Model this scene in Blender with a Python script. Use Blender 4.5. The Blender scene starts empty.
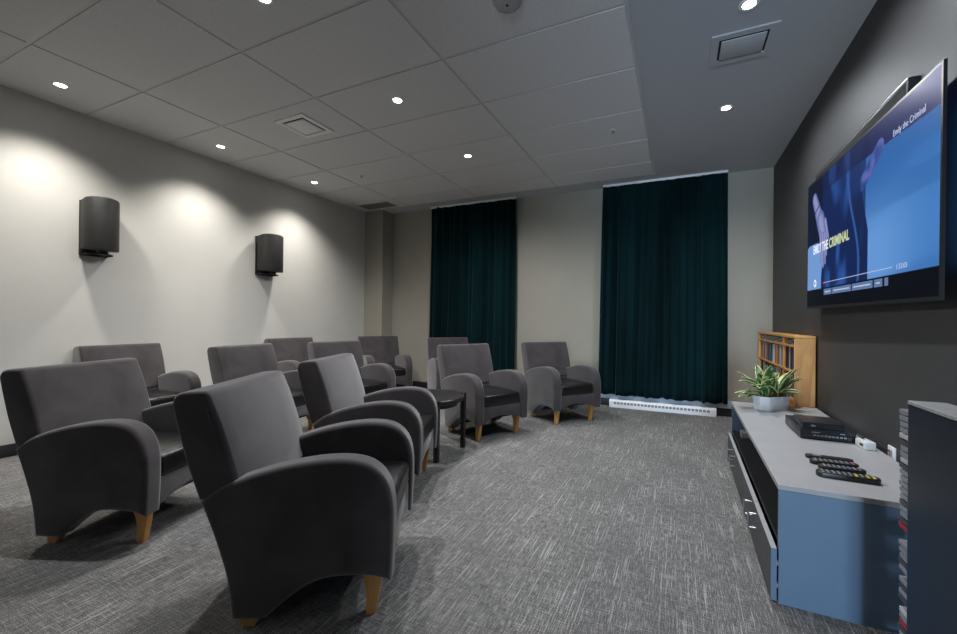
import bpy, bmesh, math, random
from mathutils import Vector, Matrix
random.seed(7)
S = bpy.context.scene
COL = S.collection
PI = math.pi
H = 2.935            # ceiling height
XL, XR, YB, YN = -4.87, 0.997, 5.51, -3.0

# ---------------------------------------------------------------- camera
f, yaw, pitch, roll, cx, cy, hc = 399.46, .42, .0031, .0105, 499.87, 318.74, 1.1317
R0 = Vector((math.cos(yaw), math.sin(yaw), 0)); F0 = Vector((-math.sin(yaw), math.cos(yaw), 0)); Z0 = Vector((0, 0, 1))
F1 = math.cos(pitch)*F0 + math.sin(pitch)*Z0
U1 = -math.sin(pitch)*F0 + math.cos(pitch)*Z0
Rr = math.cos(roll)*R0 + math.sin(roll)*U1
Ur = -math.sin(roll)*R0 + math.cos(roll)*U1
cam = bpy.data.cameras.new('camera')
cam.sensor_width = 36; cam.lens = f*36/957
cam.shift_x = -(cx-478.5)/957; cam.shift_y = (cy-317)/957
cam.clip_start = .02
co = bpy.data.objects.new('camera', cam); COL.objects.link(co)
M = Matrix((Rr, Ur, -F1)).transposed().to_4x4(); M.translation = Vector((0, 0, hc))
co.matrix_world = M
S.camera = co
# ---------------------------------------------------------------- world, lights, exposure
S.view_settings.view_transform = 'Standard'; S.view_settings.look = 'None'
S.view_settings.gamma = 1; S.view_settings.use_curve_mapping = False
S.view_settings.exposure = 0.0
S.cycles.use_denoising = True
S.cycles.max_bounces = 10; S.cycles.diffuse_bounces = 8
S.cycles.sample_clamp_indirect = 4
w = bpy.data.worlds.new('world'); S.world = w; w.use_nodes = True
w.node_tree.nodes['Background'].inputs[0].default_value = (.6, .7, .9, 1)
w.node_tree.nodes['Background'].inputs[1].default_value = .3
def area(name, loc, direction, sx, sy, power, color):
    l = bpy.data.lights.new(name, 'AREA'); l.shape = 'RECTANGLE'; l.size = sx; l.size_y = sy
    l.energy = power; l.color = color
    o = bpy.data.objects.new(name, l); COL.objects.link(o); o.location = loc
    o.rotation_euler = Vector(direction).to_track_quat('-Z', 'Y').to_euler()
    return o
# daylight of the corridor beyond the doorway behind the camera
area('corridor_daylight', (.62, -6.2, 1.0), (0.0, 1, 0), .8, 1.6, 420, (.62, .80, 1.0))
LAMP_W, WALL_W = 130, 138
LAMPS = [(-4.43, 1.44), (-4.43, 2.64), (-4.43, 3.83), (-2.13, 2.65), (-2.13, 3.86), (.352, 3.83), (.352, 2.627), (-2.15, 1.50)]
LAMPS_BEHIND = []
FILL_BEHIND = [(-2.13, -1.6), (.352, -1.6)]   # unseen fill spots, added to lift the dark camera-side faces
def spot(x, y, e, col, size=165, blend=.9, soft=.035):
    l = bpy.data.lights.new('downlight_or_fill_beam', 'SPOT'); l.energy = e; l.color = col
    l.spot_size = math.radians(size); l.spot_blend = blend; l.shadow_soft_size = soft
    o = bpy.data.objects.new('downlight_or_fill_beam', l); COL.objects.link(o); o.location = (x, y, H-.02)
    return o
WARM = (1, .96, .90); NEUT = (.98, .98, 1.0)
for i, (x, y) in enumerate(LAMPS + LAMPS_BEHIND):
    if x < -4: spot(x, y, WALL_W, WARM, 117, 1.0, .07)
    elif x < 0: spot(x, y, LAMP_W, NEUT)
    else: spot(x, y, LAMP_W*.75, (.90, .95, 1.0))

for x, y in FILL_BEHIND: spot(x, y, 22, NEUT)

# ---------------------------------------------------------------- materials
def mat(name, color=(.5, .5, .5), rough=.6, metal=0, spec=.5, **k):
    m = bpy.data.materials.new(name); m.use_nodes = True
    b = m.node_tree.nodes['Principled BSDF']
    b.inputs['Base Color'].default_value = (*color, 1); b.inputs['Roughness'].default_value = rough
    b.inputs['Metallic'].default_value = metal; b.inputs['Specular IOR Level'].default_value = spec
    for n, v in k.items(): b.inputs[n.replace('_', ' ')].default_value = v
    return m
def N(m, t): return m.node_tree.nodes.new(t)
def L(m, a, b): m.node_tree.links.new(a, b)
def noisy(m, c1, c2, scale=(5, 5, 5), detail=4, lo=.35, hi=.65, rough_in=.5, bump=0, distort=0):
    """procedural two tone variation along object coordinates"""
    b = m.node_tree.nodes['Principled BSDF']
    tc = N(m, 'ShaderNodeTexCoord'); mp = N(m, 'ShaderNodeMapping'); mp.inputs['Scale'].default_value = scale
    nz = N(m, 'ShaderNodeTexNoise'); nz.inputs['Scale'].default_value = 1; nz.inputs['Detail'].default_value = detail
    nz.inputs['Roughness'].default_value = rough_in; nz.inputs['Distortion'].default_value = distort
    cr = N(m, 'ShaderNodeValToRGB'); e = cr.color_ramp.elements
    e[0].position = lo; e[0].color = (*c1, 1); e[1].position = hi; e[1].color = (*c2, 1)
    L(m, tc.outputs['Object'], mp.inputs[0]); L(m, mp.outputs[0], nz.inputs['Vector'])
    L(m, nz.outputs[0], cr.inputs[0]); L(m, cr.outputs[0], b.inputs['Base Color'])
    if bump:
        bp = N(m, 'ShaderNodeBump'); bp.inputs['Strength'].default_value = bump; bp.inputs['Distance'].default_value = .01
        L(m, nz.outputs[0], bp.inputs['Height']); L(m, bp.outputs[0], b.inputs['Normal'])
    return m
def emis(name, color, strength):
    m = mat(name, (0, 0, 0)); b = m.node_tree.nodes['Principled BSDF']
    b.inputs['Emission Color'].default_value = (*color, 1); b.inputs['Emission Strength'].default_value = strength
    return m
m_wall_l = noisy(mat('paint_light', rough=.75), (.60, .59, .55), (.63, .62, .58), (2, 2, 2))
m_wall_b = noisy(mat('paint_beige', rough=.75), (.335, .32, .268), (.355, .335, .283), (2, 2, 2))
m_wall_d = noisy(mat('paint_charcoal', rough=.55), (.045, .044, .045), (.050, .049, .050), (3, 3, 3))
m_tile = noisy(mat('ceiling_tile', rough=.9), (.70, .70, .70), (.75, .75, .75), (60, 60, 60), detail=6)
m_gyp = mat('ceiling_paint', (.50, .515, .54), .8)
m_grid = mat('ceiling_grid', (.64, .64, .63), .4)
m_base = noisy(mat('black_rubber', rough=.45), (.012, .012, .013), (.02, .02, .022), (20, 20, 20))
m_fab = mat('charcoal_suede', rough=.85, spec=.2, Sheen_Weight=.55, Sheen_Roughness=.45)
noisy(m_fab, (.040, .035, .037), (.064, .056, .059), (6, 6, 6), detail=5, lo=.3, hi=.7, bump=.06, distort=.6)
m_seam = mat('dark_seam', (.018, .017, .018), .8)
m_leather = noisy(mat('black_vinyl', rough=.33, spec=.5), (.005, .005, .0055), (.010, .010, .011), (30, 30, 30), bump=.05)
m_oak = noisy(mat('oak_leg', rough=.4), (.46, .22, .06), (.62, .33, .11), (25, 25, 4), lo=.3, hi=.7)
m_pine = noisy(mat('pine_board', rough=.45), (.50, .22, .055), (.78, .42, .13), (14, 3, 2.2), detail=5, lo=.3, hi=.72, distort=1.2)
m_velvet = noisy(mat('teal_velvet', rough=.9, spec=.1, Sheen_Weight=.08, Sheen_Roughness=.4), (.0007, .007, .0085), (.002, .018, .021), (3, 3, .6))
m_velvet.node_tree.nodes['Principled BSDF'].inputs['Sheen Tint'].default_value = (.3, .9, 1, 1)
m_white = mat('white_enamel', (.86, .87, .88), .35)
m_dark = mat('dark_void', (.01, .01, .01), .8)
m_blk = noisy(mat('black_plastic', rough=.35), (.012, .012, .013), (.017, .017, .018), (40, 40, 40))
m_blkmatte = mat('black_matte_plastic', (.02, .02, .021), .6)
m_grille = noisy(mat('speaker_grille', rough=.55), (.014, .014, .013), (.024, .024, .023), (400, 400, 400), bump=.3)
m_steel = mat('brushed_steel', (.62, .62, .62), .3, 1)
m_top = noisy(mat('grey_laminate', rough=.42), (.36, .355, .36), (.39, .385, .39), (8, 8, 8))
m_blue = noisy(mat('slate_blue_laminate', rough=.4), (.125, .20, .30), (.135, .215, .32), (4, 4, 4))
m_door = noisy(mat('dark_grey_laminate', rough=.45), (.055, .055, .058), (.065, .065, .068), (8, 8, 8))
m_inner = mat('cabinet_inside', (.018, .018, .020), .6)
m_navy = noisy(mat('navy_laminate', rough=.4), (.006, .012, .023), (.008, .015, .028), (6, 6, 6))
m_edge = noisy(mat('brushed_edge', rough=.35), (.30, .30, .30), (.42, .42, .42), (3, 60, 3))
m_pot = mat('white_ceramic', (.85, .88, .92), .25)
m_soil = noisy(mat('soil', rough=.95), (.015, .01, .006), (.04, .026, .016), (80, 80, 80))
m_leafg = noisy(mat('leaf_green', rough=.4), (.03, .12, .04), (.08, .24, .06), (30, 30, 30))
m_leafy = noisy(mat('leaf_cream', rough=.4), (.50, .55, .22), (.75, .72, .42), (30, 30, 30))
m_leafr = mat('leaf_base_red', (.35, .06, .05), .5)
m_lens = emis('downlight_lens', (1, .98, .94), 30)
m_table = mat('black_stained_wood', (.014, .013, .013), .35)

# carpet: thin light threads running along and across the room
m_carpet = mat('woven_carpet', rough=.95, spec=.1)
def carpet():
    m = m_carpet; b = m.node_tree.nodes['Principled BSDF']
    tc = N(m, 'ShaderNodeTexCoord')
    def nz(scale, detail=2):
        mp = N(m, 'ShaderNodeMapping'); mp.inputs['Scale'].default_value = scale
        n = N(m, 'ShaderNodeTexNoise'); n.inputs['Scale'].default_value = 1; n.inputs['Detail'].default_value = detail
        L(m, tc.outputs['Object'], mp.inputs[0]); L(m, mp.outputs[0], n.inputs['Vector']); return n.outputs[0]
    def ramp(x, a, b_, lo=0, hi=1):
        r = N(m, 'ShaderNodeMapRange'); r.inputs[1].default_value = a; r.inputs[2].default_value = b_
        r.inputs[3].default_value = lo; r.inputs[4].default_value = hi; L(m, x, r.inputs[0]); return r.outputs[0]
    def mth(op, x, y):
        n = N(m, 'ShaderNodeMath'); n.operation = op
        for i, q in enumerate((x, y)):
            if isinstance(q, (int, float)): n.inputs[i].default_value = q
            else: L(m, q, n.inputs[i])
        return n.outputs[0]
    along = ramp(nz((150, 3.4, 1)), .56, .74)
    along2 = ramp(nz((260, 22, 1)), .45, .72)
    across = ramp(nz((14, 240, 1)), .48, .75)
    patch = ramp(nz((2.3, 1.6, 1)), .3, .7, .55, 1.25)
    grain = ramp(nz((330, 330, 1), 1), .3, .7, .2, 1.9)
    v = mth('ADD', mth('ADD', mth('MULTIPLY', along, .50), mth('MULTIPLY', along2, .32)), mth('MULTIPLY', across, .30))
    v = mth('MULTIPLY', mth('ADD', mth('MULTIPLY', v, patch), .17), grain)
    cr = N(m, 'ShaderNodeValToRGB'); e = cr.color_ramp.elements
    e[0].position = 0; e[0].color = (.018, .018, .019, 1); e[1].position = 1; e[1].color = (.52, .51, .49, 1)
    L(m, v, cr.inputs[0]); L(m, cr.outputs[0], b.inputs['Base Color'])
    bp = N(m, 'ShaderNodeBump'); bp.inputs['Strength'].default_value = .3; bp.inputs['Distance'].default_value = .004
    L(m, v, bp.inputs['Height']); L(m, bp.outputs[0], b.inputs['Normal'])
carpet()

# ---------------------------------------------------------------- mesh helpers
class MB:
    def __init__(s): s.bm = bmesh.new()
    def box(s, x0, x1, y0, y1, z0, z1, mi=0):
        vs = [s.bm.verts.new((x, y, z)) for x in (x0, x1) for y in (y0, y1) for z in (z0, z1)]
        for q in ((0, 1, 3, 2), (4, 6, 7, 5), (0, 4, 5, 1), (2, 3, 7, 6), (0, 2, 6, 4), (1, 5, 7, 3)):
            fc = s.bm.faces.new([vs[i] for i in q]); fc.material_index = mi
        return s
    def prism(s, pts, a, b, axis='y', mi=0, flip=False):
        """extrude the 2D outline pts from a to b along axis; outline is (x,z) for y, (y,z) for x, (x,y) for z"""
        def P(p, t): return {'y': (p[0], t, p[1]), 'x': (t, p[0], p[1]), 'z': (p[0], p[1], t)}[axis]
        A = [s.bm.verts.new(P(p, a)) for p in pts]; B = [s.bm.verts.new(P(p, b)) for p in pts]
        fs = [s.bm.faces.new(A), s.bm.faces.new(B[::-1])]
        n = len(pts)
        for i in range(n): fs.append(s.bm.faces.new((A[i], B[i], B[(i+1) % n], A[(i+1) % n])))
        for q in fs: q.material_index = mi
        return s
    def tube(s, pts, r, seg=8, mi=0, caps=True):
        pts = [Vector(p) for p in pts]; rings = []
        rr = r if isinstance(r, (list, tuple)) else [r]*len(pts)
        up = Vector((0, 0, 1))
        for i, p in enumerate(pts):
            d = (pts[min(i+1, len(pts)-1)] - pts[max(i-1, 0)]).normalized()
            a = d.cross(up); a = a.normalized() if a.length > 1e-3 else Vector((1, 0, 0))
            b = d.cross(a).normalized()
            rings.append([s.bm.verts.new(p + rr[i]*(math.cos(t)*a + math.sin(t)*b)) for t in [2*PI*k/seg for k in range(seg)]])
        for i in range(len(rings)-1):
            for k in range(seg):
                q = s.bm.faces.new((rings[i][k], rings[i][(k+1) % seg], rings[i+1][(k+1) % seg], rings[i+1][k])); q.material_index = mi
        if caps:
            s.bm.faces.new(rings[0][::-1]).material_index = mi; s.bm.faces.new(rings[-1]).material_index = mi
        return s
    def lathe(s, prof, seg=32, mi=0, c=(0, 0)):
        rings = [[s.bm.verts.new((c[0]+r*math.cos(2*PI*k/seg), c[1]+r*math.sin(2*PI*k/seg), z)) for k in range(seg)] for r, z in prof]
        for i in range(len(rings)-1):
            for k in range(seg):
                s.bm.faces.new((rings[i][k], rings[i][(k+1) % seg], rings[i+1][(k+1) % seg], rings[i+1][k])).material_index = mi
        s.bm.faces.new(rings[0][::-1]).material_index = mi; s.bm.faces.new(rings[-1]).material_index = mi
        return s
    def bevel(s, w, seg=3, ang=50):
        s.bm.normal_update()
        ed = [e for e in s.bm.edges if len(e.link_faces) == 2 and e.calc_face_angle(0) > math.radians(ang)]
        bmesh.ops.bevel(s.bm, geom=ed, offset=w, segments=seg, profile=.5, affect='EDGES', clamp_overlap=True)
        return s
    def build(s, name, m, parent=None, smooth=True, loc=None):
        bmesh.ops.recalc_face_normals(s.bm, faces=s.bm.faces)
        me = bpy.data.meshes.new(name); s.bm.to_mesh(me); s.bm.free()
        for q in (m if isinstance(m, list) else [m]): me.materials.append(q)
        if smooth:
            for p in me.polygons: p.use_smooth = len(p.vertices) <= 12
            try: me.set_sharp_from_angle(angle=math.radians(38))
            except Exception: pass
        o = bpy.data.objects.new(name, me); COL.objects.link(o)
        if parent: o.parent = parent
        if loc: o.location = loc
        return o
def loft(outline, yc, half, rnd_, puff):
    """solid from a side outline (x,z) swept along y with rounded side edges and a softly bulging front"""
    def turn(P, i):
        a1 = Vector(P[i])-Vector(P[i-1]); a2 = Vector(P[(i+1) % len(P)])-Vector(P[i])
        return a1.angle(a2) if a1.length > 1e-6 and a2.length > 1e-6 else 0
    sharp = [Vector(outline[i]) for i in range(len(outline)) if turn(outline, i) > math.radians(38)]
    outline = [p for p in outline if all((Vector(p)-q).length < 1e-6 or (Vector(p)-q).length > rnd_*1.15 for q in sharp)]
    n = len(outline)
    area2 = sum(outline[i][0]*outline[(i+1) % n][1]-outline[(i+1) % n][0]*outline[i][1] for i in range(n))
    sg = 1 if area2 > 0 else -1
    nor = []
    for i in range(n):
        o_, p, q = Vector(outline[i]), Vector(outline[i-1]), Vector(outline[(i+1) % n])
        e1, e2 = (o_-p).normalized(), (q-o_).normalized()
        n1, n2 = Vector((sg*e1.y, -sg*e1.x)), Vector((sg*e2.y, -sg*e2.x))
        m_ = (n1+n2)/max(.45, 1+n1.dot(n2)); nor.append((m_.x, m_.y))
    K = 5
    st = [(-half + rnd_*(1-math.cos(PI/2*k/K)), rnd_*(1-math.sin(PI/2*k/K))) for k in range(K+1)]
    mid = [(-half+rnd_+(2*half-2*rnd_)*k/10, 0) for k in range(1, 10)]
    st = st + mid + [(-y, d) for y, d in st[::-1]]
    mb = MB(); rings = []
    for y, d in st:
        t = 1-min(1, abs(y)/half)**2.5
        ring = []
        for (x, z), (nx, nz_) in zip(outline, nor):
            pf = puff*t*max(0, nx)
            ring.append(mb.bm.verts.new((x-nx*d+nx*pf, yc+y, z-nz_*d+nz_*pf*.5)))
        rings.append(ring)
    for i in range(len(rings)-1):
        for k in range(n): mb.bm.faces.new((rings[i][k], rings[i][(k+1) % n], rings[i+1][(k+1) % n], rings[i+1][k]))
    mb.bm.faces.new(rings[0][::-1]); mb.bm.faces.new(rings[-1])
    return mb
def tag(o, label, cat, group=None, kind=None):
    o['label'] = label; o['category'] = cat
    if group: o['group'] = group
    if kind: o['kind'] = kind
    return o
def thing(name, label, cat, loc=(0, 0, 0), rz=0, group=None):
    o = bpy.data.objects.new(name, None); COL.objects.link(o); o.location = loc; o.rotation_euler = (0, 0, rz)
    o.empty_display_size = .1
    return tag(o, label, cat, group)
def struct(o): o['kind'] = 'structure'; return o
def copy_tree(o, parent=None):
    c = o.copy(); COL.objects.link(c); c.parent = parent
    for ch in [q for q in KIDS.get(o.name, [])]: copy_tree(ch, c)
    return c
KIDS = {}
def index_kids():
    KIDS.clear()
    for o in bpy.data.objects:
        if o.parent: KIDS.setdefault(o.parent.name, []).append(o)
def smoothpath(pts, n=6):
    """Catmull-Rom through 2D points (open)"""
    out = []
    P = [pts[0]] + list(pts) + [pts[-1]]
    for i in range(1, len(P)-2):
        p0, p1, p2, p3 = P[i-1], P[i], P[i+1], P[i+2]
        for k in range(n):
            t = k/n
            out.append(tuple(.5*((2*p1[j]) + (-p0[j]+p2[j])*t + (2*p0[j]-5*p1[j]+4*p2[j]-p3[j])*t*t + (-p0[j]+3*p1[j]-3*p2[j]+p3[j])*t**3) for j in range(2)))
    out.append(tuple(pts[-1])); return out

# ---------------------------------------------------------------- room shell
struct(MB().box(XL-.1, XR+.1, YN-4, YB+.1, -.1, 0).build('floor', m_carpet, smooth=False))
struct(MB().box(XL-.1, XL, YN, YB+.1, 0, H).build('wall_left', m_wall_l, smooth=False))
struct(MB().box(XL-.1, XR+.1, YB, YB+.1, 0, H).build('wall_back', m_wall_b, smooth=False))
struct(MB().box(XR, XR+.1, YN, YB+.1, 0, H).build('wall_right', m_wall_d, smooth=False))
b = MB(); b.box(XL, .1, YN-.1, YN, 0, H); b.box(.9, XR, YN-.1, YN, 0, H); b.box(.1, .9, YN-.1, YN, 2.15, H)
struct(b.build('wall_near', m_wall_l, smooth=False))
struct(MB().box(XL, -4.49, 5.25, YB, 0, H).build('wall_column', m_wall_b, smooth=False))
# ceiling: tegular tiles hanging below a recessed grid, plain plaster margin right and at the back
XT, YT = -.285, 5.2
ys = [2.3535 + .61*j for j in range(-9, 6)]
xs = [-.285 - 1.22*i for i in range(0, 5)]
b = MB(); b.box(XL-.1, XR+.1, YN-4, YB+.1, H+.006, H+.10, 1)
for i in range(4):
    x1 = xs[i]-.011; x0 = max(xs[i+1]+.011, XL)
    for j in range(len(ys)-1):
        y0 = ys[j]+.011; y1 = min(ys[j+1]-.011, YT)
        if y0 < YN-.6 or y1-y0 < .05: continue
        b.box(x0, x1, y0, y1, H, H+.02, 0)
struct(b.build('ceiling', [m_tile, m_grid], smooth=False))
b = MB(); b.box(XT+.012, XR, YN, YB, H, H+.0055); b.box(XL, XT+.012, YT+.012, YB, H, H+.0055)
struct(b.build('trim_1', m_gyp, smooth=False))
def skirting(name, *a): return struct(MB().box(*a).bevel(.004, 2).build(name, m_base))
skirting('baseboard_left', XL, XL+.012, YN, 5.25, 0, .10)
skirting('baseboard_back', -4.49, XR, YB-.012, YB, 0, .10)
skirting('baseboard_right', XR-.012, XR, YN, YB-.012, 0, .10)
skirting('baseboard_column', XL+.012, -4.478, 5.238, 5.25, 0, .10)
struct(MB().box(-1.0, .60, YB-.03, YB, .10, .19).bevel(.003, 2).build('trim_2', mat('pale_sill', (.42, .50, .60), .5)))

# ---------------------------------------------------------------- curtains
def curtain(name, label, xt0, xt1, xb0, xb1, zt, zb, nf, seed):
    rnd = random.Random(seed); bm = bmesh.new()
    nu, nv = nf*14, 30
    ph = [rnd.uniform(-2.2, 2.2) for _ in range(nf+2)]; am = [rnd.uniform(.15, 1.25) for _ in range(nf+2)]
    grid = []
    for j in range(nv+1):
        v = j/nv; row = []
        z = zt + (zb-zt)*v
        for i in range(nu+1):
            u = i/nu
            k = u*nf; a = int(min(k, nf-1)); fr = k-a
            amp = am[a]*(1-fr) + am[a+1]*fr; p = ph[a]*(1-fr) + ph[a+1]*fr
            fold = math.sin(2*PI*k + p*(.4+.8*v)) * amp
            fold2 = 1.1*math.sin(2*PI*k*.31+seed*1.7+.8*v) + .7*math.sin(2*PI*k*.73+seed) + .35*math.sin(2*PI*k*2.1 + seed + 2*v)*(.3+.4*v)
            pin = .35 + .65*min(1, v*5)
            y = 5.405 - .024*pin*(fold+fold2)
            x = (xt0+(xt1-xt0)*u)*(1-v) + (xb0+(xb1-xb0)*u)*v + .012*v*math.sin(2*PI*k*.5+seed)
            zz = z + (.006*math.sin(k*5)*v) + (.012*abs(math.sin(PI*k*2))*(1-min(1, v*20)))
            row.append(bm.verts.new((x, y, zz)))
        grid.append(row)
    for j in range(nv):
        for i in range(nu): bm.faces.new((grid[j][i], grid[j+1][i], grid[j+1][i+1], grid[j][i+1]))
    mb = MB(); mb.bm.free(); mb.bm = bm
    root = thing('curtain', label, 'curtain', ((xt0+xt1)/2, 5.405, 0), 0, 'floor length curtains on the back wall')
    root.location = (0, 0, 0)
    o = mb.build('drape', m_velvet, root)
    for p in o.data.polygons: p.use_smooth = True
    s = o.modifiers.new('thickness', 'SOLIDIFY'); s.thickness = .004
    MB().box(xt0, xt1, 5.385, 5.425, H-.03, H-.001).bevel(.004, 2).build('curtain_track', m_white, root)
    return root
curtain('curtain', 'narrower dark teal velvet curtain hanging behind the armchairs', -3.64, -2.18, -3.68, -2.17, 2.905, .14, 13, 3)
curtain('curtain', 'wide dark teal velvet curtain hanging above the white floor heater', -.926, .525, -.975, .555, 2.905, .165, 15, 8)

# ---------------------------------------------------------------- baseboard heaters
def heater(label, x0, x1):
    r = thing('baseboard_heater', label, 'heater', ((x0+x1)/2, 5.44, 0), 0, 'white heaters below the curtains')
    hw = (x1-x0)/2
    MB().prism([(.045, 0), (.045, .105), (-.035, .105), (-.055, .085), (-.055, .005), (-.045, 0)], -hw, hw, 'x').bevel(.003, 2).build('casing', m_white, r)
    n = int((x1-x0)/.045)
    b = MB()
    for i in range(n):
        x = -hw + .06 + i*(2*hw-.12)/n
        b.box(x, x+.030, -.0565, -.054, .050, .078)
    b.build('grille', mat('heater_slot', (.22, .24, .27), .6), r, smooth=False)
    return r
heater('long low white slotted heater under the wide curtain', -.82, .424)
heater('white heater at the foot of the narrower curtain, mostly hidden by armchairs', -3.66, -2.4)

# ---------------------------------------------------------------- armchairs
def make_chair():
    r = thing('armchair', 'x', 'armchair')
    # side panels that carry the rounded arms
    top = smoothpath([(-.355, .475), (-.27, .535), (-.12, .585), (.03, .612), (.15, .615), (.235, .592), (.290, .535), (.315, .45), (.318, .33), (.312, .165)], 5)
    bot = smoothpath([(.312, .165), (.26, .182), (.20, .190), (.10, .188), (.02, .165), (-.06, .112), (-.13, .05)], 5)
    rear = smoothpath([(-.245, .05), (-.265, .20), (-.305, .34), (-.355, .475)], 4)
    out = top + bot[1:] + rear[:-1]
    for sgn in (-1, 1):
        loft(out, sgn*.268, .050, .022, 0).build('arm', m_fab, r)
    # backrest head over the arms, narrower core between them, both leaning back
    head = smoothpath([(-.222, .47), (-.252, .60), (-.295, .74), (-.330, .832), (-.343, .858), (-.362, .866), (-.425, .862), (-.448, .852), (-.460, .828), (-.456, .79), (-.414, .62), (-.366, .475)], 4)
    b = loft(head, 0, .302, .016, .016)
    core = [(-.17, .36), (-.205, .44), (-.24, .56), (-.36, .56), (-.352, .475), (-.30, .33), (-.262, .20), (-.240, .06), (-.20, .06), (-.20, .36)]
    b.prism(core, -.222, .222, 'y')
    b.build('backrest', m_fab, r)
    # seat cushion and apron
    b = MB(); b.box(-.21, .305, -.217, .217, .315, .430); b.bevel(.028, 4, 50)
    for v in b.bm.verts:
        if v.co.z > .38: v.co.z += .022*math.cos(v.co.y/.23*PI/2)*math.cos((v.co.x-.07)/.26*PI/2*.9)
    b.build('seat_cushion', m_leather, r)
    arch = [(-.236+.472*k/12, .172+.052*math.sin(PI*k/12)) for k in range(13)] + [(.236, .322), (-.236, .322)]
    MB().prism(arch, .26, .300, 'x').bevel(.008, 2).build('apron', m_fab, r)
    MB().box(-.22, .27, -.226, .226, .20, .30).build('seat_base', m_dark, r)
    for sgn in (-1, 1):
        leg = smoothpath([(.272, .20), (.260, .10), (.242, 0)], 4) + [(.208, 0)] + smoothpath([(.208, .06), (.204, .11), (.185, .16), (.140, .20)], 4)
        b = MB(); b.prism(leg, sgn*.212, sgn*.246, 'y'); b.bevel(.005, 2)
        b.build('leg', m_oak, r)
    for sgn in (-1, 1):
        leg = [(-.235, .07), (-.225, 0), (-.185, 0), (-.135, .07)]
        MB().prism(leg, sgn*.24, sgn*.275, 'y').bevel(.004, 2).build('leg', m_oak, r)
    return r
CH = [
 (-1.38, 1.305, 29.0, 'large charcoal suede armchair in the front foreground, nearest the camera'),
 (-2.74, 1.24, 21.3, 'charcoal armchair at the far left edge, facing the television'),
 (-1.85, 2.205, 23.0, 'charcoal armchair in the front row just before the small black table'),
 (-1.79, 3.64, -28.0, 'grey armchair just beyond the small black table, black seat showing'),
 (-1.23, 4.55, -39.9, 'charcoal armchair furthest right, standing between the two curtains'),
 (-3.47, 2.57, 6.6, 'charcoal armchair in the middle row, seen over the foreground armchair'),
 (-3.28, 3.41, -11.2, 'dark armchair in the middle row, right behind the one before the table'),
 (-4.395, 1.98, 0.6, 'grey armchair by the left wall under the left speaker'),
 (-4.345, 3.67, -8.1, 'grey armchair by the left wall, just right of the right speaker'),
 (-3.92, 4.66, -33.7, 'dark armchair in front of the corner column'),
 (-2.83, 4.80, -44.0, 'dark armchair half hidden in front of the narrower curtain'),
]
ch0 = make_chair(); index_kids()
for i, (x, y, a, lab) in enumerate(CH):
    o = ch0 if i == 0 else copy_tree(ch0)
    o.location = (x, y, 0); o.rotation_euler = (0, 0, math.radians(a))
    tag(o, lab, 'armchair', 'charcoal armchairs facing the television')

# ---------------------------------------------------------------- small black side table
r = thing('side_table', 'small round black table between two armchairs', 'table', (-1.95, 2.9, 0))
MB().lathe([(.285, .440), (.300, .446), (.302, .472), (.296, .480), (.0001, .480)][:4] + [(.285, .474), (.02, .474)], 48).build('tabletop', m_table, r)
b = MB(); b.lathe([(.23, .40), (.24, .40), (.24, .44), (.23, .44)], 40); b.build('rim', m_table, r)
for sx in (-1, 1):
    for sy in (-1, 1):
        MB().prism([(-.018, 0), (.018, 0), (.021, .482), (-.021, .482)], -.018, .018, 'y').bevel(.003, 2).build('leg', m_table, r, loc=(sx*.212, sy*.212, 0))

# ---------------------------------------------------------------- speakers
def speaker(label, y0, y1, x0, depth):
    w_ = y1-y0; c = (y0+y1)/2
    r = thing('wall_speaker', label, 'speaker', (XL, c, 1.70), 0, 'black speakers on the left wall')
    xb, xf = .045, depth
    n = 14
    # plan: flat back, bulging front
    plan = [(xb, -w_/2), (xb+.10, -w_/2-.004)] + [(xb+.10+(xf-xb-.10)*math.sin(PI*(k)/n)**.55, -w_/2+w_*k/n) for k in range(1, n)] + [(xb+.10, w_/2+.004), (xb, w_/2)]
    b = MB(); b.prism(plan, 0.01, .47, 'z'); b.bevel(.010, 3, 50)
    for v in b.bm.verts:
        t = (v.co.x-xb)/(xf-xb)
        if v.co.z > .4: v.co.z += .02*math.sin(min(1, max(0, t))*PI*.8) - .018*abs(v.co.y/w_*2)**2
        if v.co.z < .1: v.co.z += .012*(1-t)
    b.build('cabinet', m_grille, r)
    b = MB()
    b.box(0, .012, -w_/2+.01, w_/2-.03, -.03, .46)
    b.build('wall_plate', m_blkmatte, r)
    b = MB()
    b.tube([(.01, -w_/2+.03, -.018), (.10, -w_/2+.03, -.018), (.15, 0, -.012), (.10, w_/2-.03, -.018), (.01, w_/2-.03, -.018)], .009, 8)
    b.box(.11, .17, -.03, .03, -.02, .02); b.build('bracket', m_blkmatte, r)
    return r
speaker('black wall speaker on the left, nearer the camera', 1.70, 1.93, XL, .24)
speaker('black wall speaker further along the left wall', 3.32, 3.60, XL, .24)

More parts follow.
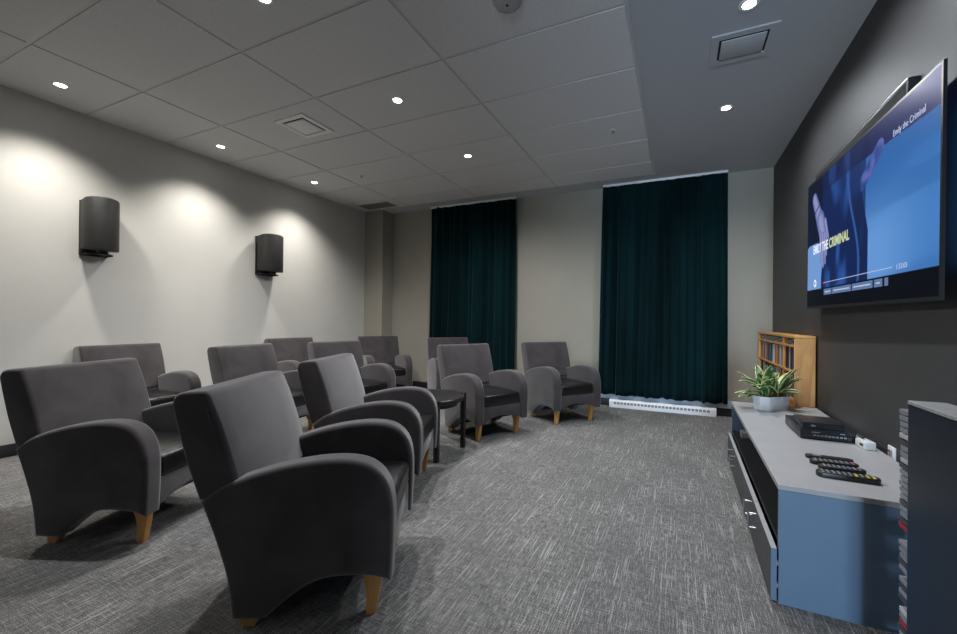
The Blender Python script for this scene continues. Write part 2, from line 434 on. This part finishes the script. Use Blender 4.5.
# ---------------------------------------------------------------- ceiling fittings
def downlight():
    r = thing('downlight', 'x', 'downlight')
    n = 32; b = MB()
    prof = [(.034, -.001), (.036, -.004), (.050, -.004), (.054, 0.0), (.054, .001), (.034, .001)]
    rings = [[b.bm.verts.new((q*math.cos(2*PI*k/n), q*math.sin(2*PI*k/n), z)) for k in range(n)] for q, z in prof]
    for i in range(len(rings)):
        A, B = rings[i], rings[(i+1) % len(rings)]
        for k in range(n): b.bm.faces.new((A[k], A[(k+1) % n], B[(k+1) % n], B[k]))
    b.build('trim_ring', m_white, r)
    MB().lathe([(.033, -.0015), (.033, .0005)], 24).build('lens', m_lens, r)
    return r
LL = ['lit recessed downlight by the left wall, nearest the camera', 'lit recessed downlight by the left wall, between the two speakers',
      'lit recessed downlight by the left wall, furthest back', 'lit recessed downlight in the tiles right of the square vent',
      'lit recessed downlight in the tiles, beyond the one right of the square vent', 'lit recessed downlight in the plain ceiling strip, nearer the curtains',
      'lit recessed downlight in the plain ceiling strip, just before the square vent', 'lit recessed downlight at the very top edge of the photo over the armchairs']
d0 = downlight(); index_kids()
for i, (x, y) in enumerate(LAMPS):
    o = d0 if i == 0 else copy_tree(d0); o.location = (x, y, H); tag(o, LL[i], 'downlight', 'recessed ceiling downlights')

def diffuser(label, x0, x1, y0, y1, m, inner):
    cx_, cy_ = (x0+x1)/2, (y0+y1)/2; hw, hh = (x1-x0)/2, (y1-y0)/2
    r = thing('ceiling_vent', label, 'vent', (cx_, cy_, H), 0, 'square ceiling vents')
    b = MB(); t = .045
    b.box(-hw, hw, -hh, -hh+t, -.010, 0); b.box(-hw, hw, hh-t, hh, -.010, 0)
    b.box(-hw, -hw+t, -hh+t, hh-t, -.010, 0); b.box(hw-t, hw, -hh+t, hh-t, -.010, 0)
    b.build('frame', m, r, smooth=False)
    MB().box(-hw+t, hw-t, -hh+t, hh-t, -.002, -.0005).build('duct_opening', m_dark, r, smooth=False)
    MB().box(-hw+inner, hw-inner, -hh+inner, hh-inner, -.016, -.008).bevel(.003, 2).build('panel', m, r)
    return r
diffuser('bright square white vent in the tiles above the armchairs', -3.40, -3.04, 2.487, 2.845, m_white, .062)
diffuser('square vent painted like the plain ceiling strip, beside a downlight', .180, .545, 2.84, 3.155, m_gyp, .058)
r = thing('return_grille', 'grey louvred grille in the ceiling at the back left corner', 'vent', (-4.385, 5.0, H))
b = MB(); b.box(-.30, .30, -.135, -.115, -.008, 0); b.box(-.30, .30, .115, .135, -.008, 0); b.box(-.30, -.28, -.115, .115, -.008, 0); b.box(.28, .30, -.115, .115, -.008, 0)
b.build('frame', m_gyp, r, smooth=False)
b = MB()
for k in range(14): b.prism([(-.108+k*.016, -.001), (-.104+k*.016, -.001), (-.097+k*.016, -.008), (-.101+k*.016, -.008)], -.28, .28, 'x')
b.build('louvres', mat('grille_grey', (.16, .16, .16), .6), r, smooth=False)
MB().box(-.28, .28, -.115, .115, -.0008, -.0002).build('duct_opening', m_dark, r, smooth=False)
r = thing('smoke_detector', 'round white smoke detector at the top edge of the ceiling', 'detector', (-.891, 2.05, H))
MB().lathe([(.084, 0), (.084, -.012), (.072, -.030), (.060, -.036), (.02, -.038)][::-1], 40).build('housing', mat('detector_plastic', (.42, .42, .42), .5), r)
MB().lathe([(.008, -.0405), (.008, -.036)], 16).build('sensor', m_dark, r)
for (x, y, lab) in ((-.577, 3.863, 'small sprinkler head in the ceiling tile nearest the plain strip'), (-3.664, 3.878, 'small sprinkler head in the tiles above the left armchairs')):
    r = thing('sprinkler_head', lab, 'sprinkler', (x, y, H), 0, 'ceiling sprinkler heads')
    MB().lathe([(.030, -.004), (.030, 0)], 24).build('escutcheon', m_white, r)
    b = MB(); b.tube([(0, 0, -.003), (0, 0, -.016)], .005); b.tube([(-.012, 0, -.004), (-.012, 0, -.014), (0, 0, -.024)], .003, 6); b.tube([(.012, 0, -.004), (.012, 0, -.014), (0, 0, -.024)], .003, 6)
    b.lathe([(.014, -.027), (.014, -.024)], 16); b.build('deflector', m_steel, r)

# ---------------------------------------------------------------- television
TY0, TY1, TZ0, TZ1, TX = 2.133, 3.803, 1.2345, 2.1775, .928
tv = thing('television', 'large wall mounted television showing a film title screen', 'television', (TX, (TY0+TY1)/2, TZ0))
tv.rotation_euler = (.0096, 0, .0165)
hw = (TY1-TY0)/2; hh = TZ1-TZ0
b = MB(); bz = .012
for q in ((-hw, hw, 0, bz+.006), (-hw, hw, hh-bz, hh), (-hw, -hw+bz, bz+.006, hh-bz), (hw-bz, hw, bz+.006, hh-bz)):
    b.box(-.004, .008, *q)
b.build('bezel', m_blk, tv, smooth=False)
MB().box(.0082, .034, -hw+.12, hw-.12, .06, hh-.12).build('back_cover', m_blkmatte, tv, smooth=False)
MB().box(.034, XR-TX-.006, -.25, .25, .3, .75).build('wall_mount', m_blkmatte, tv, smooth=False)
def sm(a, b_, x):
    t = max(0., min(1., (x-a)/(b_-a))); return t*t*(3-2*t)
def mixc(c1, c2, t): return tuple(c1[i]*(1-t)+c2[i]*t for i in range(3))
def vn(x, y, s=0):
    def h(i, j): return (math.sin(i*127.1+j*311.7+s*74.7)*43758.5453) % 1
    i, j = math.floor(x), math.floor(y); fx, fy = x-i, y-j; fx = fx*fx*(3-2*fx); fy = fy*fy*(3-2*fy)
    return (h(i, j)*(1-fx)+h(i+1, j)*fx)*(1-fy)+(h(i, j+1)*(1-fx)+h(i+1, j+1)*fx)*fy
def seg_d(px_, py_, a, b_):
    ax, ay = a; bx_, by = b_; dx, dy = bx_-ax, by-ay
    t = max(0, min(1, ((px_-ax)*dx+(py_-ay)*dy)/(dx*dx+dy*dy+1e-9))); return math.hypot(px_-ax-t*dx, py_-ay-t*dy), t
def screen_col(s, t):
    """film still: left a lowered hand by blue trousers, right a pale blue wall, dark bars above and below"""
    S_ = s*1.78
    if t < .135: return (.001, .002, .005)
    top = .845 + .02*math.sin(s*4)
    wall = mixc((.060, .205, .52), (.025, .13, .40), sm(.35, .9, t))
    wall = mixc(wall, (.13, .31, .66), sm(.75, .3, t)*sm(1.0, .66, s)*.9)
    wall = mixc(wall, (.022, .10, .32), .35*sm(.5, .7, vn(s*3, t*9, 3)))
    col = wall
    # dark top band of the picture
    if t > top: col = mixc((.006, .010, .055), (.012, .016, .10), s)
    # a sleeve coming from the upper middle
    if s < .62:
        k = vn(S_*5+2.5*t, t*2.5, 1); k2 = vn(S_*14-3*t, t*5, 5)
        cloth = mixc((.004, .016, .085), (.022, .085, .33), sm(.38, .72, .5*k+.5*k2))
        edge = .60 + .035*math.sin(t*6)
        if s < edge: col = cloth
        if .47 < s < .60 and s > .50+.05*math.sin(t*5): col = mixc(col, (.006, .016, .075), .8)
        if abs(s-.50-.05*math.sin(t*5+.4)) < .008: col = (.03, .09, .30)
    if t > top and s < .62: col = mixc(col, (.006, .008, .05), .6)
    if .56 < s < .72 and t > .62:
        d, q = seg_d(S_, t, (1.02, .72), (1.24, .86))
        if d < .045: col = mixc((.10, .13, .38), (.02, .06, .25), sm(.2, .8, vn(S_*20, t*20)))
    if s < .20 - .02*math.sin(t*9) and t < .50: col = (.16, .31, .62)
    # dark jacket cuff at the left edge
    if s < .19 and t > .48+.03*math.sin(s*20) and s < .05+.4*(1-abs(t-.68)*2.2): col = mixc(col, (.002, .004, .018), .9)
    # hand
    skin = (.26, .28, .52)
    for a, b_, r1, r2 in (((.16, .86), (.30, .64), .050, .075), ((.30, .66), (.36, .52), .078, .072),
                          ((.30, .56), (.31, .34), .022, .015), ((.345, .54), (.365, .30), .024, .016), ((.385, .54), (.405, .32), .023, .015),
                          ((.42, .56), (.43, .38), .020, .014), ((.40, .64), (.465, .50), .024, .017)):
        d, q = seg_d(S_, t, a, b_)
        if d < r1*(1-q)+r2*q: col = mixc(skin, (.10, .13, .34), sm(.3, 1, d/(r1*(1-q)+r2*q)))
    if seg_d(S_, t, (.17, .745), (.30, .80))[0] < .007: col = (.01, .02, .05)
    return col
nu, nv = 356, 200
bm = bmesh.new(); g = []
for j in range(nv+1):
    g.append([bm.verts.new((-.0035, hw-bz-(2*hw-2*bz)*i/nu, bz+.006+(hh-2*bz-.006)*j/nv)) for i in range(nu+1)])
for j in range(nv):
    for i in range(nu): bm.faces.new((g[j][i], g[j][i+1], g[j+1][i+1], g[j+1][i]))
me = bpy.data.meshes.new('screen'); bm.to_mesh(me); bm.free()
ca = me.color_attributes.new('picture', 'FLOAT_COLOR', 'POINT')
buf = []
for j in range(nv+1):
    for i in range(nu+1): buf += [*screen_col(i/nu, j/nv), 1]
ca.data.foreach_set('color', buf)
m_scr = mat('screen_picture', (.004, .004, .005), .35, spec=.06)
va = N(m_scr, 'ShaderNodeVertexColor'); va.layer_name = 'picture'
bs = m_scr.node_tree.nodes['Principled BSDF']
L(m_scr, va.outputs[0], bs.inputs['Emission Color']); bs.inputs['Emission Strength'].default_value = 1.0
me.materials.append(m_scr)
scr = bpy.data.objects.new('screen', me); COL.objects.link(scr); scr.parent = tv
def spos(s, t, d=-.0045): return Vector((d, hw-bz-(2*hw-2*bz)*s, bz+.006+(hh-2*bz-.006)*t))
TXR = Matrix(((0, 0, -1), (-1, 0, 0), (0, 1, 0))).to_4x4()
def stext(name, body, s, t, size, m, sx=1, shear=0, bold=0):
    c = bpy.data.curves.new(name, 'FONT'); c.body = body; c.size = size; c.extrude = .0003; c.shear = shear; c.offset = bold
    o = bpy.data.objects.new(name, c); COL.objects.link(o); o.parent = tv
    mm = TXR.copy() @ Matrix.Diagonal((sx, 1, 1, 1)); mm.translation = spos(s, t); o.matrix_local = mm
    c.materials.append(m)
    me_ = bpy.data.meshes.new_from_object(o); q = bpy.data.objects.new(name, me_); COL.objects.link(q)
    q.parent = tv; q.matrix_local = mm; bpy.data.objects.remove(o); return q
e_w = emis('title_white', (.80, .85, .95), 1.0); e_y = emis('title_yellow', (.55, .62, .34), 1.0); e_t = emis('caption_white', (.45, .52, .75), 1.0)
e_b = emis('button_blue', (.10, .17, .33), 1.0); e_r = emis('progress_red', (.6, .02, .05), 1.0)
stext('title_text', 'EMILY THE', .080, .418, .088, e_w, .72, 0, .0022)
stext('title_text', 'CRIMINAL', .272, .418, .088, e_y, .82, 0, .0022)
stext('caption_text', 'Emily the Criminal', .775, .852, .044, e_t, .82, 0, 0)
stext('time_text', '1:33:03', .80, .155, .034, e_t, 1, 0)
def sbar(name, s0, s1, t0, t1, m, d=-.0042):
    a = spos(s0, t0, d); c = spos(s1, t1, d)
    return MB().box(d-.0004, d, min(a.y, c.y), max(a.y, c.y), a.z, c.z).build(name, m, tv, smooth=False)
sbar('progress_bar', .222, .78, .169, .173, e_t); sbar('progress_mark', .205, .24, .166, .175, e_r)
b = MB(); p = spos(.107, .180)
b.prism([(p.y+.028*math.cos(2*PI*k/24), p.z+.028*math.sin(2*PI*k/24)) for k in range(24)], -.0048, -.0042, 'x')
b.build('play_button', e_w, tv, smooth=False)
MB().prism([(p.y+.010, p.z-.014), (p.y+.010, p.z+.014), (p.y-.014, p.z)], -.0053, -.0049, 'x').build('play_symbol', m_dark, tv, smooth=False)
for s0, s1 in ((.218, .305), (.312, .492), (.500, .658), (.668, .722), (.735, .757)):
    sbar('menu_button', s0, s1, .078, .122, e_b)
    if s1-s0 > .03: sbar('button_caption', s0+.014, s1-.014, .096, .104, e_t, -.0047)
# bar behind the top edge of the television
sb = thing('soundbar', 'long black bar fixed above the television', 'soundbar', (.968, 3.10, 2.165))
MB().box(-.018, .027, -.68, .68, 0, .095).bevel(.004, 2).build('housing', m_blkmatte, sb)
MB().box(-.0195, -.018, -.66, .66, .012, .080).build('grille', mat('bar_cloth', (.006, .006, .006), .8, spec=.2), sb, smooth=False)
MB().box(-.019, .027, -.68, .68, .0952, .0965).build('trim_strip', m_steel, sb, smooth=False)

# ---------------------------------------------------------------- media cabinet
CZ = .48
cab = thing('media_cabinet', 'long low cabinet with grey top, slate blue ends and dark doors under the television', 'cabinet', (.378, 1.937, 0), math.radians(-1.0))
CL, CD = 1.867, .565
t_ = .022
MB().box(-.004, CD, 0, CL, CZ-t_, CZ).bevel(.0015, 1).build('cabinet_top', m_top, cab)
MB().box(0, CD, .0005, t_, .0, CZ-t_-.0005).build('end_panel', m_blue, cab, smooth=False)
MB().box(0, CD, CL-t_, CL-.0005, .0, CZ-t_-.0005).build('end_panel', m_blue, cab, smooth=False)
b = MB(); b.box(.005, CD-.01, t_, CL-t_, .225, .243); b.box(.01, CD-.01, t_, CL-t_, .03, .048); b.box(CD-.012, CD-.002, t_, CL-t_, .03, CZ-t_)
for k in (1, 2, 3): b.box(.02, CD-.012, CL*k/4-.009, CL*k/4+.009, .048, .225)
b.box(.04, .055, t_, CL-t_, 0, .03)
b.build('carcass', m_inner, cab, smooth=False)
for k in range(4):
    y0 = CL*k/4+.0015; y1 = CL*(k+1)/4-.0015
    dr = MB().box(-.026, -.006, y0, y1, .008, .218).build('door', [m_door], cab, smooth=False)
    me = dr.data; me.materials.append(m_top); me.materials.append(m_blue)
    for p_ in me.polygons:
        if p_.normal.z > .9: p_.material_index = 1
        if p_.normal.y < -.9 and k == 0: p_.material_index = 2
    hy = (y1-.075) if k % 2 == 0 else (y0+.075)
    h_ = MB(); h_.tube([(-.026, hy, .115), (-.058, hy, .115)], .0042); h_.tube([(-.026, hy, .185), (-.058, hy, .185)], .0042)
    h_.tube([(-.058, hy, .108), (-.058, hy, .192)], .0048)
    h_.build('handle', m_steel, dr)
    if k == 0:
        MB().box(-.007, 0, .004, .02, .15, .165).box(-.007, 0, .004, .02, .06, .075).build('hinge', m_steel, dr, smooth=False)

# grey device in the open shelf
r = thing('adapter_box', 'small grey box in the far end of the open cabinet shelf', 'box', (.50, 3.60, .2435))
MB().box(-.05, .05, -.05, .05, 0, .045).bevel(.004, 2).build('casing', mat('grey_plastic', (.22, .22, .23), .5), r)
MB().box(-.035, .035, -.0515, -.05, .012, .030).build('front_label', mat('grey_label', (.35, .35, .36), .5), r, smooth=False)

# ---------------------------------------------------------------- receivers on top
m_recv = noisy(mat('receiver_casing', rough=.35), (.016, .017, .020), (.022, .023, .027), (30, 30, 30))
m_gloss = mat('receiver_front', (.008, .012, .020), .15)
m_mark = mat('pale_marking', (.30, .34, .40), .5)
r = thing('disc_player', 'larger black player lying flat on the cabinet top', 'player', (.76, 2.935, CZ))
MB().box(-.125, .125, -.172, .172, .006, .060).bevel(.003, 2).build('casing', m_recv, r)
MB().box(-.124, .124, -.1745, -.1722, .008, .058).build('front_panel', m_gloss, r, smooth=False)
b = MB()
for k in range(9): b.box(-.065+.017*k, -.053+.017*k, -.1755, -.1746, .022, .030)
b.box(-.072, -.035, -.1755, -.1746, .040, .045); b.box(.055, .075, -.1755, -.1746, .043, .048)
b.build('markings', m_mark, r, smooth=False)
b = MB(); b.prism([(.095+.009*math.cos(2*PI*k/20), .024+.009*math.sin(2*PI*k/20)) for k in range(20)], -.178, -.1746, 'y'); b.build('knob', m_recv, r)
b = MB()
for sx in (-.1, .1):
    for sy in (-.14, .14): b.box(sx-.01, sx+.01, sy-.01, sy+.01, 0, .006)
b.build('feet', m_blkmatte, r, smooth=False)
r = thing('set_top_box', 'smaller black box stacked on the larger black player', 'player', (.742, 2.872, CZ+.060))
MB().box(-.095, .095, -.10, .10, 0, .034).bevel(.003, 2).build('casing', m_recv, r)
MB().box(-.094, .094, -.102, -.1002, .003, .031).build('front_panel', m_gloss, r, smooth=False)
MB().box(-.055, -.035, -.103, -.1021, .012, .022).build('markings', m_mark, r, smooth=False)

# ---------------------------------------------------------------- remotes
m_btn = mat('grey_button', (.33, .33, .34), .5); m_by = mat('yellow_button', (.75, .62, .05), .5); m_br = mat('red_button', (.6, .03, .03), .5); m_bb = mat('blue_button', (.12, .2, .55), .5)
def remote(label, x0, x1, y, rz, wdt, rows, extra, thick=.020):
    ln = x1-x0
    r = thing('remote_control', label, 'remote control', ((x0+x1)/2, y, CZ), math.radians(rz), 'remote controls side by side on the cabinet')
    n = 8; pl = []
    for k in range(-n, n+1): pl.append((-ln/2+.02*(1-math.cos(k/n*PI/2))*1.0, wdt/2*math.sin(k/n*PI/2)))
    for k in range(-n, n+1): pl.append((ln/2-.02*(1-math.cos(k/n*PI/2)), -wdt/2*math.sin(k/n*PI/2)))
    MB().prism(pl, .0, thick, 'z').bevel(.004, 3).build('body', m_blk, r)
    if rows:
        mats = [m_btn, m_by, m_br, m_bb]
        for i in range(rows):
            for j in range(3):
                xx = -ln/2+.022+(ln-.045)*i/(rows-1); yy = (j-1)*wdt*.27
                mi = extra(i, j, rows)
                rad = .0042 if mi == 0 else .0055
                o = MB().prism([(xx+rad*1.1*math.cos(2*PI*k/10), yy+rad*math.sin(2*PI*k/10)) for k in range(10)], thick-.001, thick+.002, 'z').build('button', mats[mi], r, smooth=False)
    else:
        MB().box(-ln/2+.03, -ln/2+.06, -.006, .006, thick-.001, thick+.001).build('button', m_btn, r, smooth=False)
    return r
remote('plain slim black remote, furthest of the four remotes', .570, .752, 2.385, -3, .040, 0, None, .016)
remote('black remote with red end button, second furthest of the four', .566, .745, 2.300, -1, .046, 8, lambda i, j, n: 2 if (i == n-1 and j == 1) else 0)
remote('black remote with blue and red buttons, second nearest of the four', .578, .745, 2.222, -1, .046, 8, lambda i, j, n: 2 if (i == n-1 and j == 1) else (3 if i in (4, 5) and j == 1 else 0))
remote('long black remote with yellow buttons, nearest of the four', .546, .758, 2.125, -2, .052, 10, lambda i, j, n: 1 if (i in (n-1, n-2, n-4) and j < 2) else 0, .022)

# ---------------------------------------------------------------- plug, cables, outlets
r = thing('power_adapter', 'white power adapter with black cable beside the black player', 'adapter', (.905, 2.70, CZ), math.radians(8))
MB().box(-.028, .022, -.045, .045, 0, .042).bevel(.006, 3).build('casing', mat('white_plastic', (.68, .68, .66), .4), r)
MB().box(-.0285, -.0275, -.03, .0, .015, .027).build('socket', m_dark, r, smooth=False)
b = MB(); b.tube([Vector(p) for p in [(0, .0, .035), (-.01, .05, .055), (.0, .12, .050), (.03, .14, .040), (.045, .08, .030), (.050, .0, .04), (.065, -.03, .012), (.082, -.045, .003)]], .004, 8)
b.build('cable', m_blkmatte, r)
def outlet(label, y, z):
    r = thing('wall_outlet', label, 'outlet', (XR, y, z))
    MB().box(-.008, 0, -.036, .036, -.057, .057).bevel(.003, 2).build('cover_plate', m_white, r)
    b = MB()
    for zz in (-.026, .026):
        b.box(-.0095, -.008, -.017, .017, zz-.015, zz+.015)
    b.build('socket', mat('outlet_face', (.5, .5, .5), .4), r, smooth=False)
    b = MB()
    for zz in (-.026, .026): b.box(-.0102, -.0096, -.009, -.006, zz-.006, zz+.006).box(-.0102, -.0096, .006, .009, zz-.006, zz+.006)
    b.build('slots', m_dark, r, smooth=False)
    return r
outlet('white wall outlet on the charcoal wall behind the cabinet', 2.66, .455)
b = MB(); b.tube([(XR-.03, 1.70, .02), (.90, 1.80, .012), (.83, 1.86, .012), (.76, 1.88, .012), (.70, 1.86, .012)], .006, 8)
tag(b.build('power_cable', mat('grey_cable', (.16, .16, .16), .5)), 'grey cable lying on the carpet between rack and cabinet', 'cable')

# ---------------------------------------------------------------- bookshelf with disc cases
bk = thing('media_bookshelf', 'pine bookshelf full of disc cases against the right wall', 'bookshelf', (.848, 3.865, 0))
BX, BL, BH = XR-.012-.848, 1.56, 1.01
for nm, y0, y1 in (('side_panel', 0, .020), ('side_panel', BL-.02, BL)):
    MB().box(0, BX, y0, y1, 0, BH).bevel(.002, 1).build(nm, m_pine, bk)
MB().box(-.004, BX, -.003, BL+.003, BH, BH+.020).bevel(.002, 1).build('top_board', m_pine, bk)
shelves = [.03, .30, .52, .742, .952]
for z in shelves: MB().box(.002, BX, .02, BL-.02, z-.016, z).build('shelf', m_pine, bk, smooth=False)
MB().box(.002, BX-.01, .385, .403, 0, BH).build('divider', m_pine, bk, smooth=False)
MB().box(BX-.008, BX, .02, BL-.02, 0, BH).build('back_board', m_pine, bk, smooth=False)
cols = {'black': (.012, .012, .015), 'charcoal': (.05, .05, .055), 'white': (.5, .5, .5), 'red': (.35, .02, .02), 'blue': (.03, .06, .22), 'silver': (.24, .25, .28),
        'orange': (.5, .16, .02), 'navy': (.01, .015, .06), 'brown': (.10, .045, .02), 'teal': (.02, .12, .13)}
wts = [8, 7, 8, 6, 4, 8, 5, 3, 3, 1]
cmats = {k: mat('case_'+k.replace(' ', '_'), v, .35) for k, v in cols.items()}
base_case = {}
def disc_case(cname, x, y, z, hgt, tck, group, where, depth=.105, rot=None):
    key = (cname, round(hgt, 3), round(tck, 3), depth)
    if key not in base_case:
        o = MB().box(0, depth, 0, tck, 0, hgt).bevel(.001, 1).build('disc_case', [cmats[cname]], smooth=False)
        base_case[key] = o
    else:
        o = base_case[key].copy(); COL.objects.link(o)
    o.location = (x, y, z)
    if rot is not None: o.rotation_euler = rot
    tag(o, '%s disc case %s' % (cname, where), 'disc case', group)
    return o
rnd = random.Random(5)
sections = [(.024, .383, 'near section'), (.405, BL-.022, 'far section')]
def neigh(cs, i, word):
    lo = cs[i-1] if i else None; hi = cs[i+1] if i+1 < len(cs) else None
    if lo and hi: return '%s disc case between %s and %s ones %s' % (cs[i], lo, hi, word)
    return '%s disc case at the end beside a %s one %s' % (cs[i], lo or hi, word)
ORD = 'first second third fourth fifth sixth seventh eighth ninth tenth eleventh twelfth thirteenth fourteenth fifteenth sixteenth seventeenth eighteenth nineteenth twentieth'.split()
for tn in 'twenty thirty forty fifty sixty seventy eighty'.split():
    if tn != 'twenty': ORD.append(tn[:-1]+'ieth')
    ORD += [tn+'-'+q for q in ORD[:9]]
used_labels = set()
rowsd = [(.742, 'upper bookshelf row'), (.52, 'row behind plant')]
for z, rn in rowsd:
    for a, b_, sn in sections:
        y = a + .001; row = []
        while y < b_-.02:
            t = rnd.choice([.0145, .0145, .016, .022])
            if y+t > b_: break
            c = rnd.choices(list(cols), wts)[0]
            o = disc_case(c, .848+.012+rnd.choice([0, .004, .008]), 3.865+y, z+.0005, rnd.choice([.19, .19, .178]), t, 'disc cases on the '+rn, '')
            row.append((o, c)); y += t + rnd.choice([.0008, .0008, .004])
        for i, (o, c) in enumerate(row):
            lab = neigh([q[1] for q in row], i, 'on %s, %s' % (rn, sn))
            if lab in used_labels: lab = '%s disc case, %s from the near end, %s, %s' % (c, ORD[i], rn, sn)
            used_labels.add(lab); o['label'] = lab
# flat stacks of boxed cases in the shallow top compartment
for a, b_, sn in sections:
    y = a+.006; k = 0
    while y+.125 < b_:
        for lv in range(3):
            c = ['silver', 'charcoal', 'silver', 'black'][(k+lv) % 4]
            o = disc_case(c, .848+.012, 3.865+y, .953+.0155*lv, .0148, .122, 'disc cases lying flat in the top compartment', '')
            o['label'] = '%s disc case, %s of the %s flat stack along the top shelf, %s' % (c, ('bottom', 'middle', 'topmost')[lv], ORD[k], sn)
        y += .128; k += 1

# ---------------------------------------------------------------- plant in white pot
r = thing('potted_plant', 'variegated green and cream plant in a white faceted pot on the cabinet', 'plant', (.645, 3.60, CZ), math.radians(38))
def octo(a, b_, c): return [(-a, -b_+c), (-a+c, -b_), (a-c, -b_), (a, -b_+c), (a, b_-c), (a-c, b_), (-a+c, b_), (-a, b_-c)]
b = MB(); P0 = octo(.118, .065, .035); P1 = octo(.136, .078, .040); P2 = octo(.130, .072, .038); P3 = octo(.128, .070, .037)
rings = [[b.bm.verts.new((*p, z)) for p in P] for P, z in ((P0, 0), (P1, .105), (P2, .105), (P3, .085))]
for i in range(3):
    for k in range(8): b.bm.faces.new((rings[i][k], rings[i][(k+1) % 8], rings[i+1][(k+1) % 8], rings[i+1][k]))
b.bm.faces.new(rings[0][::-1]); b.bm.faces.new(rings[3])
b.bevel(.004, 2, 20).build('pot', m_pot, r)
MB().prism(octo(.126, .068, .037), .086, .094, 'z').build('soil', m_soil, r, smooth=False)
rl = random.Random(12)
def leaf(base, az, elev, ln, wd, droop):
    bm = bmesh.new(); n = 10; cr = [-1, -.72, -.2, .2, .72, 1]
    d = Vector((math.cos(az), math.sin(az), 0)); side = Vector((-math.sin(az), math.cos(az), 0))
    p = Vector(base); rows = []; e = elev
    for i in range(n+1):
        t = i/n; wv = wd*(math.sin(PI*min(1, t*.92+.06))**.8)*(1 if t < .98 else .1)
        nrm = Vector((-d.x*math.sin(e), -d.y*math.sin(e), math.cos(e)))
        rows.append([bm.verts.new(p + side*wv*c + nrm*(abs(c)*wv*.45)) for c in cr])
        p = p + (d*math.cos(e) + Vector((0, 0, 1))*math.sin(e))*ln/n
        e -= droop/n
    for i in range(n):
        for k in range(5):
            q = bm.faces.new((rows[i][k], rows[i][k+1], rows[i+1][k+1], rows[i+1][k]))
            q.material_index = (1 if k in (0, 4) else 0) if rl.random() > .08 else 1 - (1 if k in (0, 4) else 0)
    mb = MB(); mb.bm.free(); mb.bm = bm
    o = mb.build('leaf', [m_leafg, m_leafy], r); s = o.modifiers.new('thickness', 'SOLIDIFY'); s.thickness = .0012
    return o
for k in range(44):
    az = 2*PI*k/44*3.1 + rl.uniform(-.3, .3)
    bx_ = rl.uniform(-.09, .09); by = rl.uniform(-.035, .035)
    lay = k % 3
    el = (.35, .85, 1.25)[lay] + rl.uniform(-.15, .15)
    if abs(bx_) > .04 and lay != 2: az = (0 if bx_ > 0 else PI) + rl.uniform(-1.1, 1.1)
    leaf((bx_, by, .092), az, el, rl.uniform(.19, .30) if lay else rl.uniform(.18, .25), rl.uniform(.026, .038), rl.uniform(.3, 1.0))
b = MB()
for k in range(10):
    x, y = rl.uniform(-.09, .09), rl.uniform(-.04, .04); b.tube([(x, y, .09), (x*1.1, y*1.1, .13)], .005, 6)
b.build('stems', m_leafr, r)

# ---------------------------------------------------------------- navy disc rack at the right edge
RX, RY0, RY1, RZ = .628, 1.02, 1.585, .893
rk = thing('disc_rack', 'tall navy rack of disc cases at the right edge of the photo', 'rack', (RX, RY0, 0))
RW, RLn = .085, RY1-RY0
b = MB()
pts = [(0, 0)]
gy = [.18, .215, .25, .285]
prof = [(0, 0)]
for q in gy: prof += [(0, q), (.005, q+.003), (.005, q+.009), (0, q+.012)]
prof += [(0, RLn), (.016, RLn), (.016, 0)]
b.prism(prof, .0, RZ-.001, 'z').build('side_panel', m_navy, rk, smooth=False)
MB().box(RW-.016, RW, 0, RLn, 0, RZ-.001).build('side_panel', m_navy, rk, smooth=False)
MB().box(-.001, RW+.001, 0, RLn+.003, RZ, RZ+.012).bevel(.002, 1).build('top_board', m_edge, rk)
MB().box(.016, RW-.016, 0, .012, 0, RZ-.001).build('back_board', m_navy, rk, smooth=False)
b = MB()
for k in range(2, 46): b.box(.016, RW-.016, .02, RLn, k*.0188, k*.0188+.002)
b.build('runners', m_navy, rk, smooth=False)
rackc = []
ccs = ['silver']*6 + ['charcoal']*3 + ['white']
for k in range(3, 46):
    if k in (13, 18, 24, 25): continue  # empty slots
    c = rnd.choice(ccs)
    if k in (26, 10): c = 'red'
    o = disc_case(c, RX+.0175, RY1-.045+rnd.choice([.0, .004, .008]), k*.0188+.0028, .0145, .135, 'disc cases slotted in the navy rack',
              'in the navy rack, %s' % ('in its upper part' if k > 32 else 'halfway down' if k > 17 else 'in its lower part'), depth=.118)
    rackc.append((o, c, k))
for i, (o, c, k) in enumerate(rackc):
    o['label'] = '%s disc case, %s from the top in the navy rack' % (c, ORD[len(rackc)-1-i])
